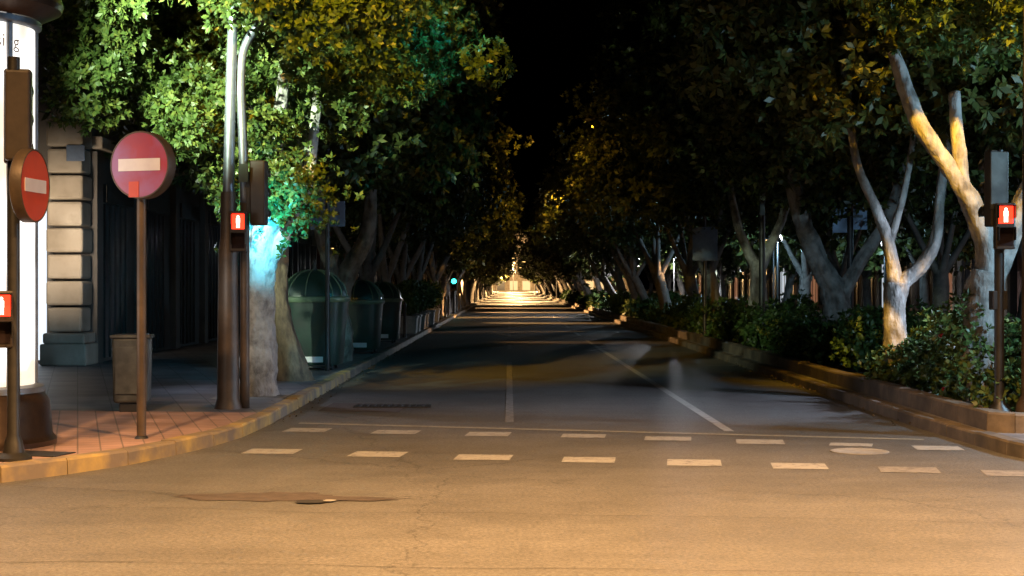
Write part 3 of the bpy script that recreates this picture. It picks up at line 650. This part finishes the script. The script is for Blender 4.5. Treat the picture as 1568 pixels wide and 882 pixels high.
# ------------------------------------------------------------ lights
def spot(name,loc,tgt,P,col,ang,blend=1,rad=.15):
    l=bpy.data.lights.new(name,'SPOT'); l.energy=P; l.color=col; l.spot_size=math.radians(ang); l.spot_blend=blend; l.shadow_soft_size=rad
    o=bpy.data.objects.new(name,l); C.objects.link(o); o.location=loc; o.rotation_euler=(Vector(tgt)-Vector(loc)).to_track_quat('-Z','Y').to_euler(); return o
def point(name,loc,P,col,rad=.15):
    l=bpy.data.lights.new(name,'POINT'); l.energy=P; l.color=col; l.shadow_soft_size=rad
    o=bpy.data.objects.new(name,l); C.objects.link(o); o.location=loc; return o
SOD=(1,.54,.205); COOL=(.42,.73,1)
def junction_lamp(x,y,hx,hy,h,P,tgt,ang,extra=()):
    parts=[lathe('column',(x,y,0),[(.16,0),(.1,.4),(.06,h)],M_rust,16),tube('arm',[(x,y,h-.1,.05),(x+(hx-x)*.5,y+(hy-y)*.5,h+.3,.05),(hx,hy,h+.3,.04)],M_rust,10),
           box('luminaire',(hx,hy,h+.25),(.35,.6,.14),M_dark,.04),box('lamp_glass',(hx,hy,h+.165),(.22,.45,.02),M_lampO)]
    parts.append(spot('lamp_light',(hx,hy,h+.05),tgt,P,SOD,ang,1,.2))
    for p,t,e,c,a in extra: parts.append(spot('flood_light',p,t,e,c,a,1,.2))
    group('street_lamp',parts,(x,y,0))
junction_lamp(9,2,3.5,6,9,22500,(2.2,8.1,0),98,[((4.2,6.6,8.9),(5.2,14.6,5.6),42000,(1,.52,.04),20)])
junction_lamp(-9,3,-4,5.5,9,8500,(-2.4,10,0),84,[((-3.4,6.2,8.9),(-2.1,18,5.3),30000,(1,.53,.04),24)])
spot('floodlight',(-5.0,14.5,4.75),(-4.0,18.2,4.4),9500,(.80,1,.72),48,1,.06)
spot('signal_light',(-2.98,18.35,2.55),(-3.22,20.3,2.5),800,(.03,.62,1),64,1,.06)
spot('signal_light',(-.2,17.35,5.5),(-.9,21.5,4.3),700,(.02,.68,.95),40,1,.06)
P=[lathe('post',(8.2,14.0,.13),[(.1,0),(.05,.3),(.04,3)],M_dark,14),lathe('globe',(8.2,14.0,3.1),[(.05,0),(.18,.1),(.2,.22),(.14,.36),(.02,.42)],M_lampW,20)]
group('plaza_lantern',P,(8.2,14,.13))
point('lantern_light',(7.75,14.3,3.0),1000,COOL,.15)
spot('lantern_light',(7.6,18.8,2.9),(3.0,20,0.3),1500,(.66,.76,1),84,1,.12)
spot('shop_light',(-7.6,23.5,3.0),(-1,19.5,0),650,(.68,.76,1),50,1,.2)  # unseen cool source on the left, aimed across the road
spot('shop_light',(-7.9,24.4,2.4),(-8.3,28,2.6),900,(1,.80,.58),62,1,.2)  # added warm spot without a fixture, brightens the stone pier
spot('column_light',(-4.3,14.6,2.2),(-3.4,20.2,1.1),330,(1,.97,.92),18,.8,.2)  # added narrow spot beside the advertising column, brightens the lower trunk
spot('shop_light',(-5.6,24.2,3.0),(-3.5,26.6,1.2),70,(.7,1,.85),60,1,.2)  # spot without a fixture, aimed at the first waste container
def wall_lamp(side,y,P,col,ty,ang):
    x=-7.7 if side<0 else 9.2
    z=3.2
    parts=[box('bracket',(x+.15*side,y,z+.15),(.4,.06,.05),M_dark),box('hood',(x,y,z+.1),(.3,.3,.08),M_dark,.02),box('lamp_glass',(x,y,z+.05),(.2,.2,.02),M_lampF)]
    if side>0: parts.append(lathe('post',(x+.3,y,.13),[(.07,0),(.04,.3),(.04,3.5)],M_dark,12))
    parts.append(spot('lamp_light',(x,y,z-.02),(1.0-side*1.5,ty,0),P,col,ang,.6,.1)); group('wall_lamp',parts,(x,y,z))
for side,y,P,ang in ((-1,44,5000,14),(1,54,14000,17),(-1,66,30000,19),(1,78,45000,22),(-1,92,65000,26),(-1,110,85000,32)):
    wall_lamp(side,y,P,SOD,y-1.5,ang)
def road_lamp(x,y,h,P):
    s=1 if x<0 else -1
    parts=[lathe('column',(x,y,.13),[(.12,0),(.08,.4),(.05,h)],M_dark,10),tube('arm',[(x,y,h,.05),(x+s*1.2,y,h+.3,.04),(x+s*3.2,y,h+.3,.04)],M_dark,8,3),box('luminaire',(x+s*3.4,y,h+.28),(.5,.3,.14),M_dark,.03),box('lamp_glass',(x+s*3.4,y,h+.19),(.3,.2,.04),M_lampF)]
    parts.append(spot('lamp_light',(x+s*3.4,y,h+.05),(x+s*3.4,y,0),P,(1,.6,.25),150,.4,.2)); group('street_lamp',parts,(x,y,.13))
for x,y,P in ((-3.1,135,9000),(4.9,155,15000),(-3.1,178,20000),(4.9,205,26000),(-3.1,240,34000),(4.9,285,42000),(-3.1,345,50000)): road_lamp(x,y,3.9,P)
# tall lamps beyond the avenue, in front of the closing facade
for x in (-5,1,8):
    pp=[lathe('column',(x,395,0),[(.15,0),(.1,.5),(.06,7)],M_dark,10),lathe('globe',(x,395,7),[(.1,0),(.45,.25),(.5,.5),(.35,.85),(.05,1)],M_lampO,14),point('lamp_light',(x,394,6),30000,(1,.6,.25),.3)]
    group('street_lamp',pp,(x,395,0))
for lx,ly,lz,tx,ty,tz,P,a in ((2.7,50,7.0,-.9,61,4.6,6000,50),(-.9,38,7.4,2.8,47,6.6,2200,50),(2.8,78,6.5,-1,92,4.2,10000,50)):  # added lamps hidden in the crowns, to light the foliage edges opposite
    pp=[box('luminaire',(lx,ly-.05,lz+.12),(.4,.3,.12),M_dark,.03),tube('arm',[(lx,ly,lz+.2,.03),(lx+(1 if lx>0 else -1)*2.4,ly,lz-.6,.04)],M_dark,8),spot('lamp_light',(lx,ly,lz),(tx,ty,tz),P,(1,.50,.08),a,1,.15)]
    group('hanging_lamp',pp,(lx,ly,lz))
for x,y,P,c in ((13,34,110,COOL),(9.3,52,420,COOL),(14.5,58,200,COOL),(20,48,160,(1,.7,.5)),(9.0,82,3200,(.9,.93,1)),(21,31,220,(1,.5,.35))):
    pp=[lathe('post',(x,y,.13),[(.1,0),(.05,.3),(.04,3.0)],M_dark,12),lathe('globe',(x,y,3.1),[(.05,0),(.13,.06),(.15,.16),(.11,.26),(.02,.3)],M_lampW,16),point('lamp_light',(x-.4,y-.2,2.9),P,c,.15)]
    group('plaza_lantern',pp,(x,y,.13))
s=bpy.data.lights.new('moon','SUN'); s.energy=.006; s.angle=math.radians(.5); s.color=(.7,.8,1); o=bpy.data.objects.new('moon',s); C.objects.link(o); o.rotation_euler=(math.radians(40),0,math.radians(-30))  # weak sun lamp added for ambience
w=bpy.data.worlds.new('World'); bpy.context.scene.world=w; w.use_nodes=True; nt=w.node_tree
sk=nt.nodes.new('ShaderNodeTexSky'); sk.sky_type='NISHITA'; sk.sun_disc=False; sk.sun_elevation=math.radians(-4); sk.sun_rotation=math.radians(150)
bg=nt.nodes['Background']; nt.links.new(sk.outputs[0],bg.inputs[0]); bg.inputs[1].default_value=.01

cam=bpy.data.cameras.new('camera'); cam.lens=52.8; cam.sensor_width=36; cam.clip_end=1500; cam.clip_start=.1; cam.shift_y=-.002; cam.shift_x=.0025
co=bpy.data.objects.new('camera',cam); C.objects.link(co); co.location=(0,0,1.6); co.rotation_euler=(math.radians(90),0,0)
bpy.context.scene.camera=co
vs=bpy.context.scene.view_settings; vs.view_transform='Standard'; vs.look='None'; vs.exposure=0; vs.gamma=1
